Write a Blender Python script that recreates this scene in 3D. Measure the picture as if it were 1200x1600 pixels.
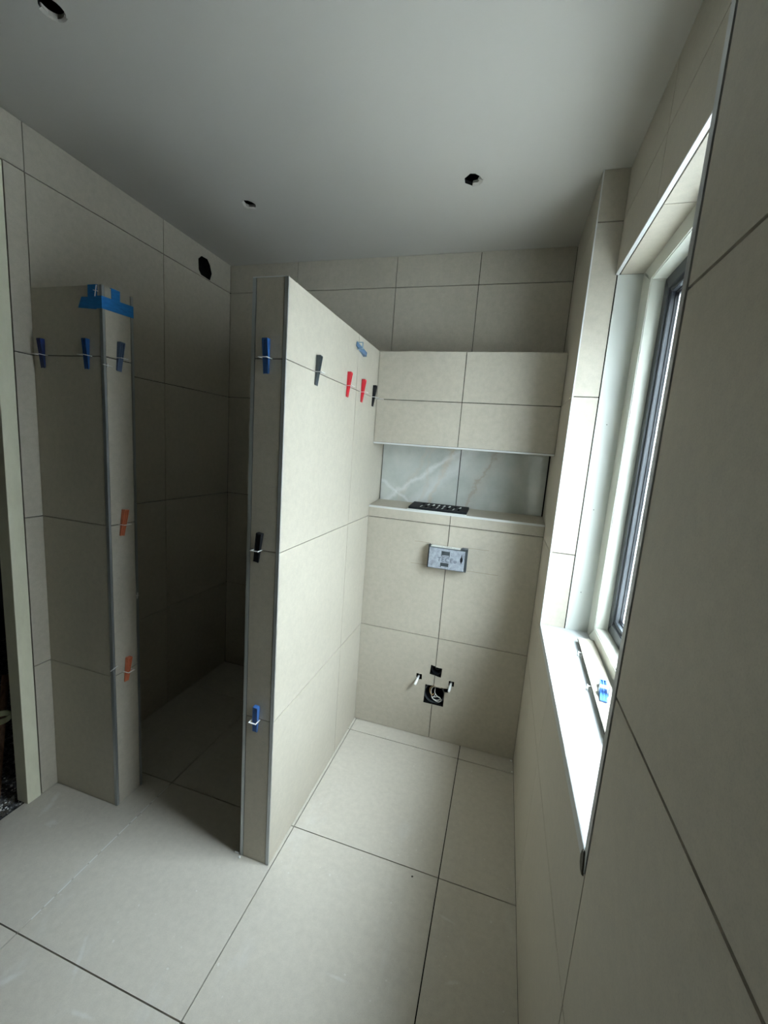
import bpy, bmesh, math, random
from mathutils import Matrix, Vector
random.seed(4)
PI = math.pi
D = bpy.data
sc = bpy.context.scene
for o in list(D.objects):
    D.objects.remove(o)

# ------------------------------------------------------------------ camera
CAM_Z = 1.52
cd = D.cameras.new('camera'); cam = D.objects.new('camera', cd); sc.collection.objects.link(cam)
cd.sensor_fit = 'HORIZONTAL'; cd.sensor_width = 36.0; cd.lens = 36.0*643.4/1200.0
cd.clip_start = 0.02; cd.clip_end = 100
RW = [[0.955842, 0.284575, 0.073372], [-0.113632, 0.127633, 0.985291], [-0.271024, 0.950119, -0.154334]]
m = Matrix(((RW[0][0], RW[1][0], -RW[2][0]), (RW[0][1], RW[1][1], -RW[2][1]), (RW[0][2], RW[1][2], -RW[2][2]))).to_4x4()
m.translation = (0, 0, CAM_Z)
cam.matrix_world = m
sc.camera = cam

# ------------------------------------------------------------------ daylight, exposure
EXPOSURE = 0.52
SKY_UP, SKY_MID, SKY_LOW, SKY_HOR, SKY_DOWN = 178.0, 42.0, 9.0, 5.0, 3.0
sc.view_settings.view_transform = 'Standard'
sc.view_settings.look = 'None'
sc.view_settings.gamma = 1.0
sc.view_settings.use_curve_mapping = False
sc.view_settings.exposure = EXPOSURE
w = D.worlds.new('overcast_sky'); sc.world = w; w.use_nodes = True
nt = w.node_tree; nt.nodes.clear()
tc = nt.nodes.new('ShaderNodeTexCoord'); sp = nt.nodes.new('ShaderNodeSeparateXYZ')
mr = nt.nodes.new('ShaderNodeMapRange'); mr.inputs[1].default_value = -1; mr.inputs[2].default_value = 1
cr = nt.nodes.new('ShaderNodeValToRGB'); bg = nt.nodes.new('ShaderNodeBackground'); wo = nt.nodes.new('ShaderNodeOutputWorld')
e = cr.color_ramp.elements
def kc(k, c): return (c[0]*k/180, c[1]*k/180, c[2]*k/180, 1)
GROUND, SKY = (0.95, 1.0, 0.95), (0.90, 0.975, 0.99)
e[0].position = 0.0; e[0].color = kc(SKY_DOWN, GROUND)
e[1].position = 1.0; e[1].color = kc(SKY_UP*0.15, SKY)      # sky dimmed overhead to keep the sill from burning out
for p_, k_, c_ in ((0.49, SKY_DOWN, GROUND), (0.54, SKY_HOR, SKY), (0.63, SKY_LOW, SKY), (0.76, SKY_MID, SKY), (0.945, SKY_UP, SKY), (0.982, SKY_UP*0.35, SKY)):
    q = cr.color_ramp.elements.new(p_); q.color = kc(k_, c_)
nt.links.new(tc.outputs['Generated'], sp.inputs[0]); nt.links.new(sp.outputs['Z'], mr.inputs[0])
nt.links.new(mr.outputs[0], cr.inputs[0]); nt.links.new(cr.outputs[0], bg.inputs[0]); bg.inputs[1].default_value = 180
nt.links.new(bg.outputs[0], wo.inputs[0])
# window opening as a sampling portal for the sky (gives off no light of its own)
pl = D.lights.new('window_portal', 'AREA'); pl.shape = 'RECTANGLE'; pl.size = 1.2; pl.size_y = 0.78
pl.cycles.is_portal = True
po = D.objects.new('window_portal', pl); sc.collection.objects.link(po)
po.location = (0.475, 1.22, 1.52); po.rotation_euler = (0, PI/2, 0)
po.scale = (1, 1, 1)

# ------------------------------------------------------------------ materials
def mat(name, col, rough=0.5, metal=0.0, spec=0.5, alpha=1.0, trans=0.0):
    mt = D.materials.new(name); mt.use_nodes = True
    b = mt.node_tree.nodes['Principled BSDF']
    b.inputs['Base Color'].default_value = (*col, 1)
    b.inputs['Roughness'].default_value = rough
    b.inputs['Metallic'].default_value = metal
    b.inputs['Specular IOR Level'].default_value = spec
    b.inputs['Transmission Weight'].default_value = trans
    return mt
def nodes(mt): return mt.node_tree.nodes, mt.node_tree.links, mt.node_tree.nodes['Principled BSDF']
def objco(n, l, scale=(1,1,1)):
    t = n.new('ShaderNodeTexCoord'); mp = n.new('ShaderNodeMapping'); mp.inputs['Scale'].default_value = scale
    l.new(t.outputs['Object'], mp.inputs[0]); return mp.outputs[0]
def noise(n, l, co, scale, detail=3, rough=0.6):
    x = n.new('ShaderNodeTexNoise'); x.inputs['Scale'].default_value = scale; x.inputs['Detail'].default_value = detail
    x.inputs['Roughness'].default_value = rough; l.new(co, x.inputs['Vector']); return x.outputs['Fac']
def ramp(n, l, fac, stops):
    r = n.new('ShaderNodeValToRGB'); els = r.color_ramp.elements
    els[0].position, els[0].color = stops[0][0], (*stops[0][1], 1)
    els[1].position, els[1].color = stops[-1][0], (*stops[-1][1], 1)
    for p_, c_ in stops[1:-1]:
        x = els.new(p_); x.color = (*c_, 1)
    l.new(fac, r.inputs[0]); return r.outputs[0]
def mixc(n, l, fac, a, b, mode='MIX'):
    x = n.new('ShaderNodeMix'); x.data_type = 'RGBA'; x.blend_type = mode
    for s, v in ((0, fac), (6, a), (7, b)):
        if hasattr(v, 'links'): l.new(v, x.inputs[s])
        elif s == 0: x.inputs[0].default_value = v
        else: x.inputs[s].default_value = (*v, 1)
    return x.outputs[2]
def bump(n, l, b, h, strength, dist):
    x = n.new('ShaderNodeBump'); x.inputs['Strength'].default_value = strength; x.inputs['Distance'].default_value = dist
    l.new(h, x.inputs['Height']); l.new(x.outputs[0], b.inputs['Normal'])

def tile_material(name, base, dust=0.0, rough=0.48):
    mt = mat(name, base, rough); n, l, b = nodes(mt)
    co = objco(n, l)
    fine = noise(n, l, co, 420, 2, 0.7); mid = noise(n, l, co, 45, 4, 0.65); big = noise(n, l, co, 2.2, 3, 0.5)
    d = tuple(c*0.93 for c in base); u = tuple(min(1, c*1.06) for c in base)
    c1 = ramp(n, l, mid, [(0.3, d), (0.7, u)])
    c2 = ramp(n, l, big, [(0.3, (0.955, 0.95, 0.945)), (0.7, (1.03, 1.03, 1.03))])
    c3 = ramp(n, l, fine, [(0.25, (0.9, 0.9, 0.9)), (0.5, (1, 1, 1)), (0.8, (1.05, 1.05, 1.05))])
    c = mixc(n, l, 1.0, c1, c2, 'MULTIPLY'); c = mixc(n, l, 1.0, c, c3, 'MULTIPLY')
    if dust:
        co2 = objco(n, l, (3.1, 1.1, 1)); dn = noise(n, l, co2, 2.3, 6, 0.7)
        f = ramp(n, l, dn, [(0.56, (0, 0, 0)), (0.74, (dust, dust, dust))])
        c = mixc(n, l, f, c, (0.62, 0.62, 0.60))
        sn = noise(n, l, objco(n, l, (1, 1, 1)), 70, 1, 0.3)
        f2 = ramp(n, l, sn, [(0.77, (0, 0, 0)), (0.80, (0.35, 0.35, 0.35))])
        c = mixc(n, l, f2, c, (0.72, 0.72, 0.70))
    l.new(c, b.inputs['Base Color'])
    r = ramp(n, l, mid, [(0.2, (rough-0.06,)*3), (0.8, (rough+0.06,)*3)]); l.new(r, b.inputs['Roughness'])
    bump(n, l, b, fine, 0.12, 0.0006)
    return mt
TILE = (0.465, 0.425, 0.348)
M = {}
M['tile'] = tile_material('beige_stoneware', TILE, 0.0, 0.5)
M['floor_tile'] = tile_material('floor_stoneware', (0.505, 0.467, 0.40), 0.32, 0.55)
# dried grout smears on the floor tiles
n, l, b = nodes(M['floor_tile']); prev = b.inputs['Base Color'].links[0].from_socket
gn = noise(n, l, objco(n, l), 60, 5, .8); gt = n.new('ShaderNodeTexCoord')
for (cx, cy, rx, ry, a) in ((-1.62, 1.075, .010, .030, .5), (-1.60, 1.03, .012, .024, .2), (-1.52, .99, .020, .012, .4), (-1.02, .72, .006, .05, .6), (-.90, .63, .035, .005, .1), (-1.15, .62, .03, .008, .9), (-.98, .46, .03, .006, .3), (-.30, .92, .03, .004, 0), (-.02, 1.18, .025, .004, -.2), (.02, 1.02, .02, .005, .4)):
    mp = n.new('ShaderNodeMapping'); mp.vector_type = 'TEXTURE'; mp.inputs['Location'].default_value = (cx, cy, 0); mp.inputs['Rotation'].default_value = (0, 0, a); mp.inputs['Scale'].default_value = (rx*1.5, ry*1.5, 1)
    l.new(gt.outputs['Object'], mp.inputs[0])
    ln = n.new('ShaderNodeVectorMath'); ln.operation = 'LENGTH'; l.new(mp.outputs[0], ln.inputs[0])
    ad = n.new('ShaderNodeMath'); ad.operation = 'MULTIPLY_ADD'; ad.inputs[1].default_value = 1.6; l.new(gn, ad.inputs[0]); l.new(ln.outputs['Value'], ad.inputs[2])
    mr_ = n.new('ShaderNodeMapRange'); mr_.inputs[1].default_value = 1.1; mr_.inputs[2].default_value = 1.7; mr_.inputs[3].default_value = .32; mr_.inputs[4].default_value = 0; l.new(ad.outputs[0], mr_.inputs[0])
    prev = mixc(n, l, mr_.outputs[0], prev, (.68, .68, .66))
l.new(prev, b.inputs['Base Color'])
M['gap'] = mat('open_joint_adhesive', (0.012, 0.011, 0.010), 1.0, spec=0.0)
M['void'] = mat('cavity_shade', (0.012, 0.012, 0.012), 1.0, spec=0.0)  # near-black colour stands in for the shade inside the holes
M['plaster'] = mat('white_plaster', (0.44, 0.42, 0.375), 0.85); n, l, b = nodes(M['plaster']); bump(n, l, b, noise(n, l, objco(n, l), 160, 3), 0.08, 0.001)
M['plasterboard'] = mat('torn_plasterboard', (0.42, 0.39, 0.34), 0.95)
M['trim'] = mat('brushed_metal_trim', (0.42, 0.44, 0.45), 0.38, 0.75)
M['trim_white'] = mat('pale_metal_trim', (0.66, 0.67, 0.66), 0.4, 0.2)
M['board'] = mat('white_lining_board', (0.60, 0.615, 0.57), 0.42)
M['cream'] = mat('cream_lacquer', (0.60, 0.605, 0.53), 0.4)
M['jamb'] = mat('door_frame_lacquer', (0.66, 0.67, 0.56), 0.42)
n, l, b = nodes(M['jamb']); c = ramp(n, l, noise(n, l, objco(n, l, (1, 1, .4)), 14, 5, .7), [(0.3, (.64, .62, .47)), (0.6, (.72, .70, .54))]); l.new(c, b.inputs['Base Color'])
M['sash'] = mat('anthracite_sash', (0.035, 0.040, 0.045), 0.45)
M['gasket'] = mat('black_gasket', (0.008, 0.009, 0.012), 0.35)
M['spacer_bar'] = mat('glazing_spacer', (0.25, 0.28, 0.32), 0.3, 0.6)
M['stone'] = mat('white_speckled_sill', (0.74, 0.75, 0.73), 0.35)
n, l, b = nodes(M['stone']); co = objco(n, l)
v = n.new('ShaderNodeTexVoronoi'); v.inputs['Scale'].default_value = 170; l.new(co, v.inputs['Vector'])
f = ramp(n, l, v.outputs['Distance'], [(0.13, (1, 1, 1)), (0.22, (0, 0, 0))])
f2 = ramp(n, l, noise(n, l, co, 60, 1), [(0.55, (0, 0, 0)), (0.6, (0.8, 0.8, 0.8))])
ff = mixc(n, l, 1.0, f, f2, 'MULTIPLY'); l.new(mixc(n, l, ff, (0.50, 0.52, 0.52), (0.34, 0.33, 0.32)), b.inputs['Base Color'])
M['mortar'] = mat('brown_mortar', (0.10, 0.09, 0.07), 0.95)
M['blue'] = mat('blue_plastic', (0.02, 0.08, 0.25), 0.3)
M['blue_dark'] = mat('navy_plastic', (0.014, 0.028, 0.12), 0.3)
M['blue_light'] = mat('light_blue_plastic', (0.05, 0.15, 0.42), 0.3)
M['blue_grey'] = mat('dusty_blue_plastic', (0.10, 0.15, 0.26), 0.4)
M['blue_clear'] = mat('smoky_blue_plastic', (0.20, 0.34, 0.52), 0.2, trans=0.35)
M['red'] = mat('red_plastic', (0.62, 0.012, 0.03), 0.3)
M['orange'] = mat('orange_plastic', (0.62, 0.17, 0.08), 0.35)
M['black'] = mat('black_plastic', (0.008, 0.009, 0.011), 0.6, spec=0.25)
M['grey_wedge'] = mat('grey_black_plastic', (0.06, 0.075, 0.085), 0.25)
M['clip'] = mat('white_clip_plastic', (0.80, 0.80, 0.78), 0.4)
M['clip_clear'] = mat('clear_clip_plastic', (0.36, 0.50, 0.60), 0.2, trans=0.3)
M['tape'] = mat('blue_masking_tape', (0.008, 0.19, 0.55), 0.6)
n, l, b = nodes(M['tape']); c = ramp(n, l, noise(n, l, objco(n, l, (1, 1, 6)), 40, 3), [(0.3, (.006, .15, .46)), (0.7, (.01, .22, .62))]); l.new(c, b.inputs['Base Color'])
M['grey_abs'] = mat('light_grey_abs', (0.40, 0.44, 0.52), 0.5)
n, l, b = nodes(M['grey_abs']); c = ramp(n, l, noise(n, l, objco(n, l), 70, 4, .7), [(0.35, (.22, .24, .27)), (0.65, (.36, .39, .43))]); l.new(c, b.inputs['Base Color'])
M['dark_abs'] = mat('dark_grey_abs', (0.05, 0.06, 0.065), 0.45)
M['emboss'] = mat('grey_emboss', (0.10, 0.115, 0.14), 0.5)
M['paper'] = mat('white_paper_tape', (0.72, 0.74, 0.70), 0.8)
M['steel'] = mat('zinc_steel', (0.7, 0.7, 0.7), 0.35, 0.7)
M['sleeve'] = mat('white_sleeve', (0.85, 0.86, 0.85), 0.4)
M['wire_white'] = mat('white_wire', (0.66, 0.64, 0.60), 0.45)
M['wire_tan'] = mat('tan_wire', (0.50, 0.33, 0.14), 0.5)
M['pencil'] = mat('pencil_line', (0.27, 0.21, 0.16), 0.9)
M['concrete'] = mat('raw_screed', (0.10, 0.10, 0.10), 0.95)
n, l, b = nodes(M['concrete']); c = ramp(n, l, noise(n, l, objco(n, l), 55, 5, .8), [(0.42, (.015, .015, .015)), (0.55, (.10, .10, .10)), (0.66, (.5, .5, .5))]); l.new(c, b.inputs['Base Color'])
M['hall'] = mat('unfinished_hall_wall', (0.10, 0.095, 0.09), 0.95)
M['wood'] = mat('brown_timber', (0.24, 0.13, 0.07), 0.7)
n, l, b = nodes(M['wood']); c = ramp(n, l, noise(n, l, objco(n, l, (12, 12, 1)), 9, 4), [(0.3, (.14, .07, .04)), (0.7, (.30, .17, .10))]); l.new(c, b.inputs['Base Color'])
M['yellow_tape'] = mat('yellowish_tape', (0.55, 0.56, 0.33), 0.6)
M['chip'] = mat('white_mortar_crumb', (0.8, 0.8, 0.77), 0.9)
M['dark_chip'] = mat('dark_crumb', (0.05, 0.045, 0.04), 0.9)
M['render'] = mat('exterior_render', (0.85, 0.85, 0.83), 0.9)
M['smear'] = mat('dried_grout_smear', (0.66, 0.66, 0.63), 0.9)

# marble of the niche: explicit meandering veins on polished stone
M['marble'] = mat('polished_onyx_tile', (0.55, 0.57, 0.54), 0.07, spec=0.6)
n, l, b = nodes(M['marble']); co = objco(n, l)
base = ramp(n, l, noise(n, l, co, 5, 5, .6), [(0.3, (.38, .40, .37)), (0.5, (.46, .48, .45)), (0.72, (.55, .55, .51))])
def math_(op, a, b_=None, c_=None):
    x = n.new('ShaderNodeMath'); x.operation = op
    for i, v_ in enumerate((a, b_, c_)):
        if v_ is None: continue
        if hasattr(v_, 'links'): l.new(v_, x.inputs[i])
        else: x.inputs[i].default_value = v_
    return x.outputs[0]
s_ = n.new('ShaderNodeSeparateXYZ'); l.new(co, s_.inputs[0])
wob = math_('MULTIPLY', math_('SUBTRACT', noise(n, l, co, 14, 5, .65), 0.5), 0.11)
def vein(x0, z0, k, width, amt, col, prev):
    dx = math_('SUBTRACT', s_.outputs['X'], x0); dz = math_('SUBTRACT', s_.outputs['Z'], z0)
    dd = math_('ABSOLUTE', math_('ADD', math_('SUBTRACT', dx, math_('MULTIPLY', dz, k)), wob))
    mrn = n.new('ShaderNodeMapRange'); mrn.inputs[1].default_value = 0; mrn.inputs[2].default_value = width
    mrn.inputs[3].default_value = amt; mrn.inputs[4].default_value = 0; l.new(dd, mrn.inputs[0])
    return mixc(n, l, mrn.outputs[0], prev, col)
c = vein(-0.115, 1.40, 0.45, 0.013, 0.75, (.36, .31, .25), base)
c = vein(-0.10, 1.40, 0.45, 0.05, 0.35, (.46, .42, .37), c)
c = vein(-0.315, 1.42, 0.35, 0.016, 0.6, (.47, .38, .27), c)
c = vein(-0.47, 1.40, 0.5, 0.02, 0.4, (.50, .45, .38), c)
c = vein(-0.56, 1.29, -1.6, 0.02, 0.55, (.70, .72, .72), c)
c = vein(-0.34, 1.36, 0.9, 0.07, 0.45, (.72, .73, .72), c)
c = vein(-0.50, 1.33, 1.3, 0.03, 0.5, (.76, .77, .76), c)
c = vein(-0.395, 1.44, 0.15, 0.012, 0.35, (.52, .46, .38), c)
l.new(c, b.inputs['Base Color'])

# frosted pane
M['glass'] = D.materials.new('frosted_glass'); g = M['glass']; g.use_nodes = True
n, l = g.node_tree.nodes, g.node_tree.links; n.clear()
out = n.new('ShaderNodeOutputMaterial'); tr = n.new('ShaderNodeBsdfTransparent'); tl = n.new('ShaderNodeBsdfTranslucent'); gl = n.new('ShaderNodeBsdfGlossy')
gl.inputs['Roughness'].default_value = 0.25; tl.inputs[0].default_value = (.95, .97, 1, 1)
co = objco(n, l); vo = noise(n, l, co, 110, 4, .75); v2 = noise(n, l, objco(n, l, (1, 1, .5)), 30, 3, .7)
cc = ramp(n, l, vo, [(0.38, (.66, .71, .76)), (0.52, (.88, .91, .93)), (0.62, (.98, .99, 1))])
c2 = ramp(n, l, v2, [(0.35, (.84, .86, .88)), (0.65, (1, 1, 1))])
gcol = mixc(n, l, 1.0, cc, c2, 'MULTIPLY'); l.new(gcol, tr.inputs[0]); l.new(gcol, tl.inputs[0])
m1 = n.new('ShaderNodeMixShader'); m1.inputs[0].default_value = 0.38; l.new(tr.outputs[0], m1.inputs[1]); l.new(tl.outputs[0], m1.inputs[2])
m2 = n.new('ShaderNodeMixShader'); fr = n.new('ShaderNodeFresnel'); ge = n.new('ShaderNodeNewGeometry'); mi_ = n.new('ShaderNodeMapRange'); mi_.inputs[3].default_value = 2.0; mi_.inputs[4].default_value = 1/2.0; l.new(ge.outputs['Backfacing'], mi_.inputs[0]); l.new(mi_.outputs[0], fr.inputs[0]); l.new(fr.outputs[0], m2.inputs[0]); l.new(m1.outputs[0], m2.inputs[1]); l.new(gl.outputs[0], m2.inputs[2])
bp = n.new('ShaderNodeBump'); bp.inputs['Distance'].default_value = 0.004; l.new(vo, bp.inputs['Height']); l.new(bp.outputs[0], gl.inputs['Normal'])
l.new(m2.outputs[0], out.inputs[0])

# ------------------------------------------------------------------ mesh helpers
def link(o, parent=None):
    sc.collection.objects.link(o)
    if parent: o.parent = parent
    return o
def obj(name, bm, mats, parent=None, smooth=False):
    me = D.meshes.new(name); bmesh.ops.recalc_face_normals(bm, faces=bm.faces[:]); bm.to_mesh(me); bm.free()
    if not isinstance(mats, (list, tuple)): mats = [mats]
    for x in mats: me.materials.append(M[x] if isinstance(x, str) else x)
    if smooth:
        for p in me.polygons: p.use_smooth = True
    return link(D.objects.new(name, me), parent)
def box(bm, x0, x1, y0, y1, z0, z1, mi=0):
    a = [bm.verts.new(p) for p in ((x0,y0,z0),(x1,y0,z0),(x1,y1,z0),(x0,y1,z0),(x0,y0,z1),(x1,y0,z1),(x1,y1,z1),(x0,y1,z1))]
    for f in ((0,3,2,1),(4,5,6,7),(0,1,5,4),(1,2,6,5),(2,3,7,6),(3,0,4,7)):
        fc = bm.faces.new([a[i] for i in f]); fc.material_index = mi
    return a
def bxo(name, x0, x1, y0, y1, z0, z1, mt, parent=None, bevel=0):
    bm = bmesh.new(); box(bm, x0, x1, y0, y1, z0, z1)
    if bevel: bmesh.ops.bevel(bm, geom=bm.edges[:], offset=bevel, segments=2, affect='EDGES', profile=0.5)
    return obj(name, bm, mt, parent)
def prism(bm, pts, axis, a, b, mi=0):
    """polygon pts (2D in the two other axes) extruded along axis from a to b"""
    def P(u, v, w_): return {'X': (w_, u, v), 'Y': (u, w_, v), 'Z': (u, v, w_)}[axis]
    lo = [bm.verts.new(P(u, v, a)) for u, v in pts]; hi = [bm.verts.new(P(u, v, b)) for u, v in pts]
    k = len(pts)
    fs = [bm.faces.new(lo[::-1]), bm.faces.new(hi)] + [bm.faces.new((lo[i], lo[(i+1) % k], hi[(i+1) % k], hi[i])) for i in range(k)]
    for f in fs: f.material_index = mi
def tube(bm, pts, r, seg=10):
    pts = [Vector(p) for p in pts]; rings = []
    up = Vector((0, 0, 1))
    for i, p in enumerate(pts):
        t = (pts[min(i+1, len(pts)-1)] - pts[max(i-1, 0)]).normalized()
        s = t.cross(up)
        if s.length < 1e-3: s = t.cross(Vector((1, 0, 0)))
        s.normalize(); u = s.cross(t)
        rings.append([bm.verts.new(p + (s*math.cos(2*PI*k/seg) + u*math.sin(2*PI*k/seg))*r) for k in range(seg)])
    for a, b_ in zip(rings, rings[1:]):
        for k in range(seg): bm.faces.new((a[k], a[(k+1) % seg], b_[(k+1) % seg], b_[k]))
    bm.faces.new(rings[0][::-1]); bm.faces.new(rings[-1])
def tag(o, label=None, cat=None, group=None, kind=None):
    if label: o['label'] = label
    if cat: o['category'] = cat
    if group: o['group'] = group
    if kind: o['kind'] = kind
    return o
def struct(o, label=None, cat=None): return tag(o, label, cat, kind='structure')
def empty(name, loc=(0,0,0)):
    o = D.objects.new(name, None); o.location = loc; o.empty_display_size = 0.05; return link(o)

def tiles(bm, axis, plane, sign, us, vs, gap=0.003, th=0.0085, uedge=(None, None), vedge=(None, None)):
    """tiles whose visible face lies at `plane`, facing `sign` along axis; us, vs are joint positions"""
    def edges(L, i, e):
        a = L[i] + gap*.58; b_ = L[i+1] - gap*.58
        if i == 0 and e[0] is not None: a = L[0] + e[0]
        if i == len(L)-2 and e[1] is not None: b_ = L[-1] - e[1]
        return a, b_
    for i in range(len(us)-1):
        for j in range(len(vs)-1):
            u0, u1 = edges(us, i, uedge); v0, v1 = edges(vs, j, vedge)
            p0, p1 = sorted((plane, plane - sign*th))
            if axis == 'X': box(bm, p0, p1, u0, u1, v0, v1)
            elif axis == 'Y': box(bm, u0, u1, p0, p1, v0, v1)
            else: box(bm, u0, u1, v0, v1, p0, p1)
BK = 0.009          # setting-out depth of the backing behind a tile face
def cut(o, cutters):
    """carve holes; each cutter is a bmesh, its faces get the near-black cavity shade"""
    o.data.materials.append(M['void'])
    for cb in cutters:
        me = D.meshes.new('c'); bmesh.ops.recalc_face_normals(cb, faces=cb.faces[:]); cb.to_mesh(me); cb.free()
        me.materials.append(M['void'])
        co_ = D.objects.new('c', me); sc.collection.objects.link(co_)
        md = o.modifiers.new('b', 'BOOLEAN'); md.operation = 'DIFFERENCE'; md.solver = 'EXACT'; md.object = co_; md.material_mode = 'TRANSFER'
        dg = bpy.context.evaluated_depsgraph_get(); dg.update()
        nm = D.meshes.new_from_object(o.evaluated_get(dg)); o.modifiers.clear(); o.data = nm
        D.objects.remove(co_)
def pcut(pts, axis, a, b_):
    c_ = bmesh.new(); prism(c_, pts, axis, a, b_); return c_

# ------------------------------------------------------------------ room dimensions (metres)
XL, XR, XB = -1.686, 0.204, 0.289       # left wall, right wall, recessed wall above the window
YB, YBOX, YN = 2.235, 2.017, 1.132      # back wall, cistern boxing, front ends of the partition and the stub
ZC = 2.510
ROWS = [0.0, 0.569, 1.164, 1.757, 2.356, ZC]
XP0, XP1 = -0.776, -0.659               # partition
XS = -1.3575; YS1 = 1.252; ZP = 1.986
YA, YW = 0.693, 1.700                   # window opening in the right wall
ZS, ZL = 0.865, 2.172                   # sill and lintel
YD0, YD1 = 0.12, 1.066                  # doorway in the left wall
YR = -1.5                               # wall behind the camera
XO = 0.62                               # outer face of the right wall, depth set to trim grazing sky light

# floor -------------------------------------------------------------
bm = bmesh.new()
tiles(bm, 'Z', 0.0, 1, [XL-0.018, -1.247, -0.648, -0.065, XR], [YR, -0.50, 0.1015, 0.7015, 1.302, 1.921, YB], gap=0.0032, uedge=(0, 0.001), vedge=(0, 0.001))
box(bm, XL-0.018, XR+0.1, YR-0.05, YB+0.05, -0.15, -BK, 1)
floor = struct(obj('floor', bm, ['floor_tile', 'gap']))

# ceiling with three cut-outs ---------------------------------------------
bm = bmesh.new(); box(bm, XL-0.15, XO, YR-0.1, YB+0.1, ZC, ZC+0.0125)
ceiling = struct(obj('ceiling', bm, ['plaster']))
hA = [(-.2645,1.668),(-.2425,1.645),(-.2247,1.648),(-.2093,1.665),(-.203,1.683),(-.205,1.697),(-.215,1.710),(-.2406,1.7153),(-.2655,1.695)]
hB = [(-1.2049,1.6641),(-1.1889,1.6606),(-1.1756,1.6641),(-1.1654,1.6767),(-1.1594,1.6931),(-1.1652,1.7065),(-1.1781,1.7191),(-1.2061,1.7148),(-1.2149,1.7023),(-1.2109,1.6725)]
hC = []
for k in range(18):
    a = 2*PI*k/18; r_ = 0.034*(1+random.uniform(-.03, .03)); hC.append((-1.181+r_*math.cos(a)*.82, 0.877+r_*math.sin(a)*.82))
cut(ceiling, [pcut(h, 'Z', ZC-0.05, ZC+0.1) for h in (hA, hB, hC)])
bxo('ceiling_void', XL-0.15, XO, YR-0.1, YB+0.1, ZC+0.25, ZC+0.30, 'void', ceiling)  # black slab added above the ceiling so the cut-outs look dark
def torn_edge(pts, i0, i1, parent, depth=0.010, drop=0.003):
    bm = bmesh.new(); cx = sum(p[0] for p in pts)/len(pts); cy = sum(p[1] for p in pts)/len(pts)
    seq = [pts[k % len(pts)] for k in range(i0, i1+1)]; ring = []
    for (x, y) in seq:
        d = Vector((cx-x, cy-y)).normalized(); k = random.uniform(.5, 1.1)
        ring.append([bm.verts.new(v_) for v_ in ((x-d.x*.003, y-d.y*.003, ZC-drop*k), (x+d.x*depth*k, y+d.y*depth*k, ZC+.002*k), (x+d.x*depth*.6, y+d.y*depth*.6, ZC+.012), (x-d.x*.003, y-d.y*.003, ZC+.010))])
    for a, b_ in zip(ring, ring[1:]):
        for k in range(4): bm.faces.new((a[k], a[(k+1) % 4], b_[(k+1) % 4], b_[k]))
    bm.faces.new(ring[0][::-1]); bm.faces.new(ring[-1])
    return obj('torn_plaster_edge', bm, 'plasterboard', parent)
torn_edge(hA, 4, 7, ceiling, 0.016); torn_edge(hB, 6, 9, ceiling, 0.006); torn_edge(hC, 3, 10, ceiling, 0.004, .002)

# left wall ------------------------------------------------------------
bm = bmesh.new()
tiles(bm, 'X', XL, 1, [1.134, 1.733, YB], ROWS, uedge=(0.0015, 0.001), vedge=(0.001, 0.001))
tiles(bm, 'X', XL, 1, [1.0675, 1.134], [0.001, 0.569, 1.164, 1.757, 2.356], uedge=(0.003, 0.0015))
tiles(bm, 'X', XL, 1, [0.0, 0.534, 1.134], [2.356, ZC], uedge=(0.001, 0.0015), vedge=(None, 0.001))
tiles(bm, 'X', XL, 1, [YR, -0.6, 0.0], ROWS)
box(bm, XL-0.056, XL-BK, YD1, YB+0.06, 0, ZC, 1); box(bm, XL-0.056, XL-BK, YD0, YD1, 2.36, ZC, 1); box(bm, XL-0.056, XL-BK, YR, YD0, 0, ZC, 1)
wl = struct(obj('wall_left', bm, ['tile', 'gap']))
hl = [(1.9905,2.458),(1.9666,2.4352),(1.9693,2.3826),(1.9863,2.3639),(2.0565,2.3617),(2.0716,2.4006),(2.0556,2.4402),(2.035,2.4609)]
cut(wl, [pcut(hl, 'X', XL-0.05, XL+0.05)])
# door frame
dr = struct(empty('door_1', (XL, YD1, 0)))
dr.location = (0, 0, 0)
bxo('door_frame_post', XL-0.057, XL+0.002, 1.016, 1.0655, 0, 2.352, 'jamb', dr, 0.0015)
bxo('door_frame_post', XL-0.057, XL+0.002, YD0, YD0+0.05, 0, 2.352, 'jamb', dr, 0.0015)
bxo('door_frame_head', XL-0.057, XL+0.002, YD0+0.05, 1.016, 2.302, 2.352, 'jamb', dr, 0.0015)
# hall beyond the doorway
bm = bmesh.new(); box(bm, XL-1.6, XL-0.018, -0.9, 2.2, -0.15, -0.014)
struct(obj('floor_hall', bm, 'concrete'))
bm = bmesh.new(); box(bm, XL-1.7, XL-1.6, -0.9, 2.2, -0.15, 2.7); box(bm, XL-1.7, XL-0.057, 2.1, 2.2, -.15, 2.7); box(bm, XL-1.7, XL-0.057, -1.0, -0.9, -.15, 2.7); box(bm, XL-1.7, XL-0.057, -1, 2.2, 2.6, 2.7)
struct(obj('wall_hall', bm, 'hall'))

# back wall ----------------------------------------------------------------
bm = bmesh.new()
tiles(bm, 'Y', YB, -1, [XL, -1.243, -0.665, -0.2345, XR], ROWS, uedge=(0.001, 0.0015), vedge=(0.001, 0.001))
box(bm, XL-0.06, XR+0.1, YB+BK, YB+0.15, -0.02, ZC, 1)
struct(obj('wall_back', bm, ['tile', 'gap']))

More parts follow.
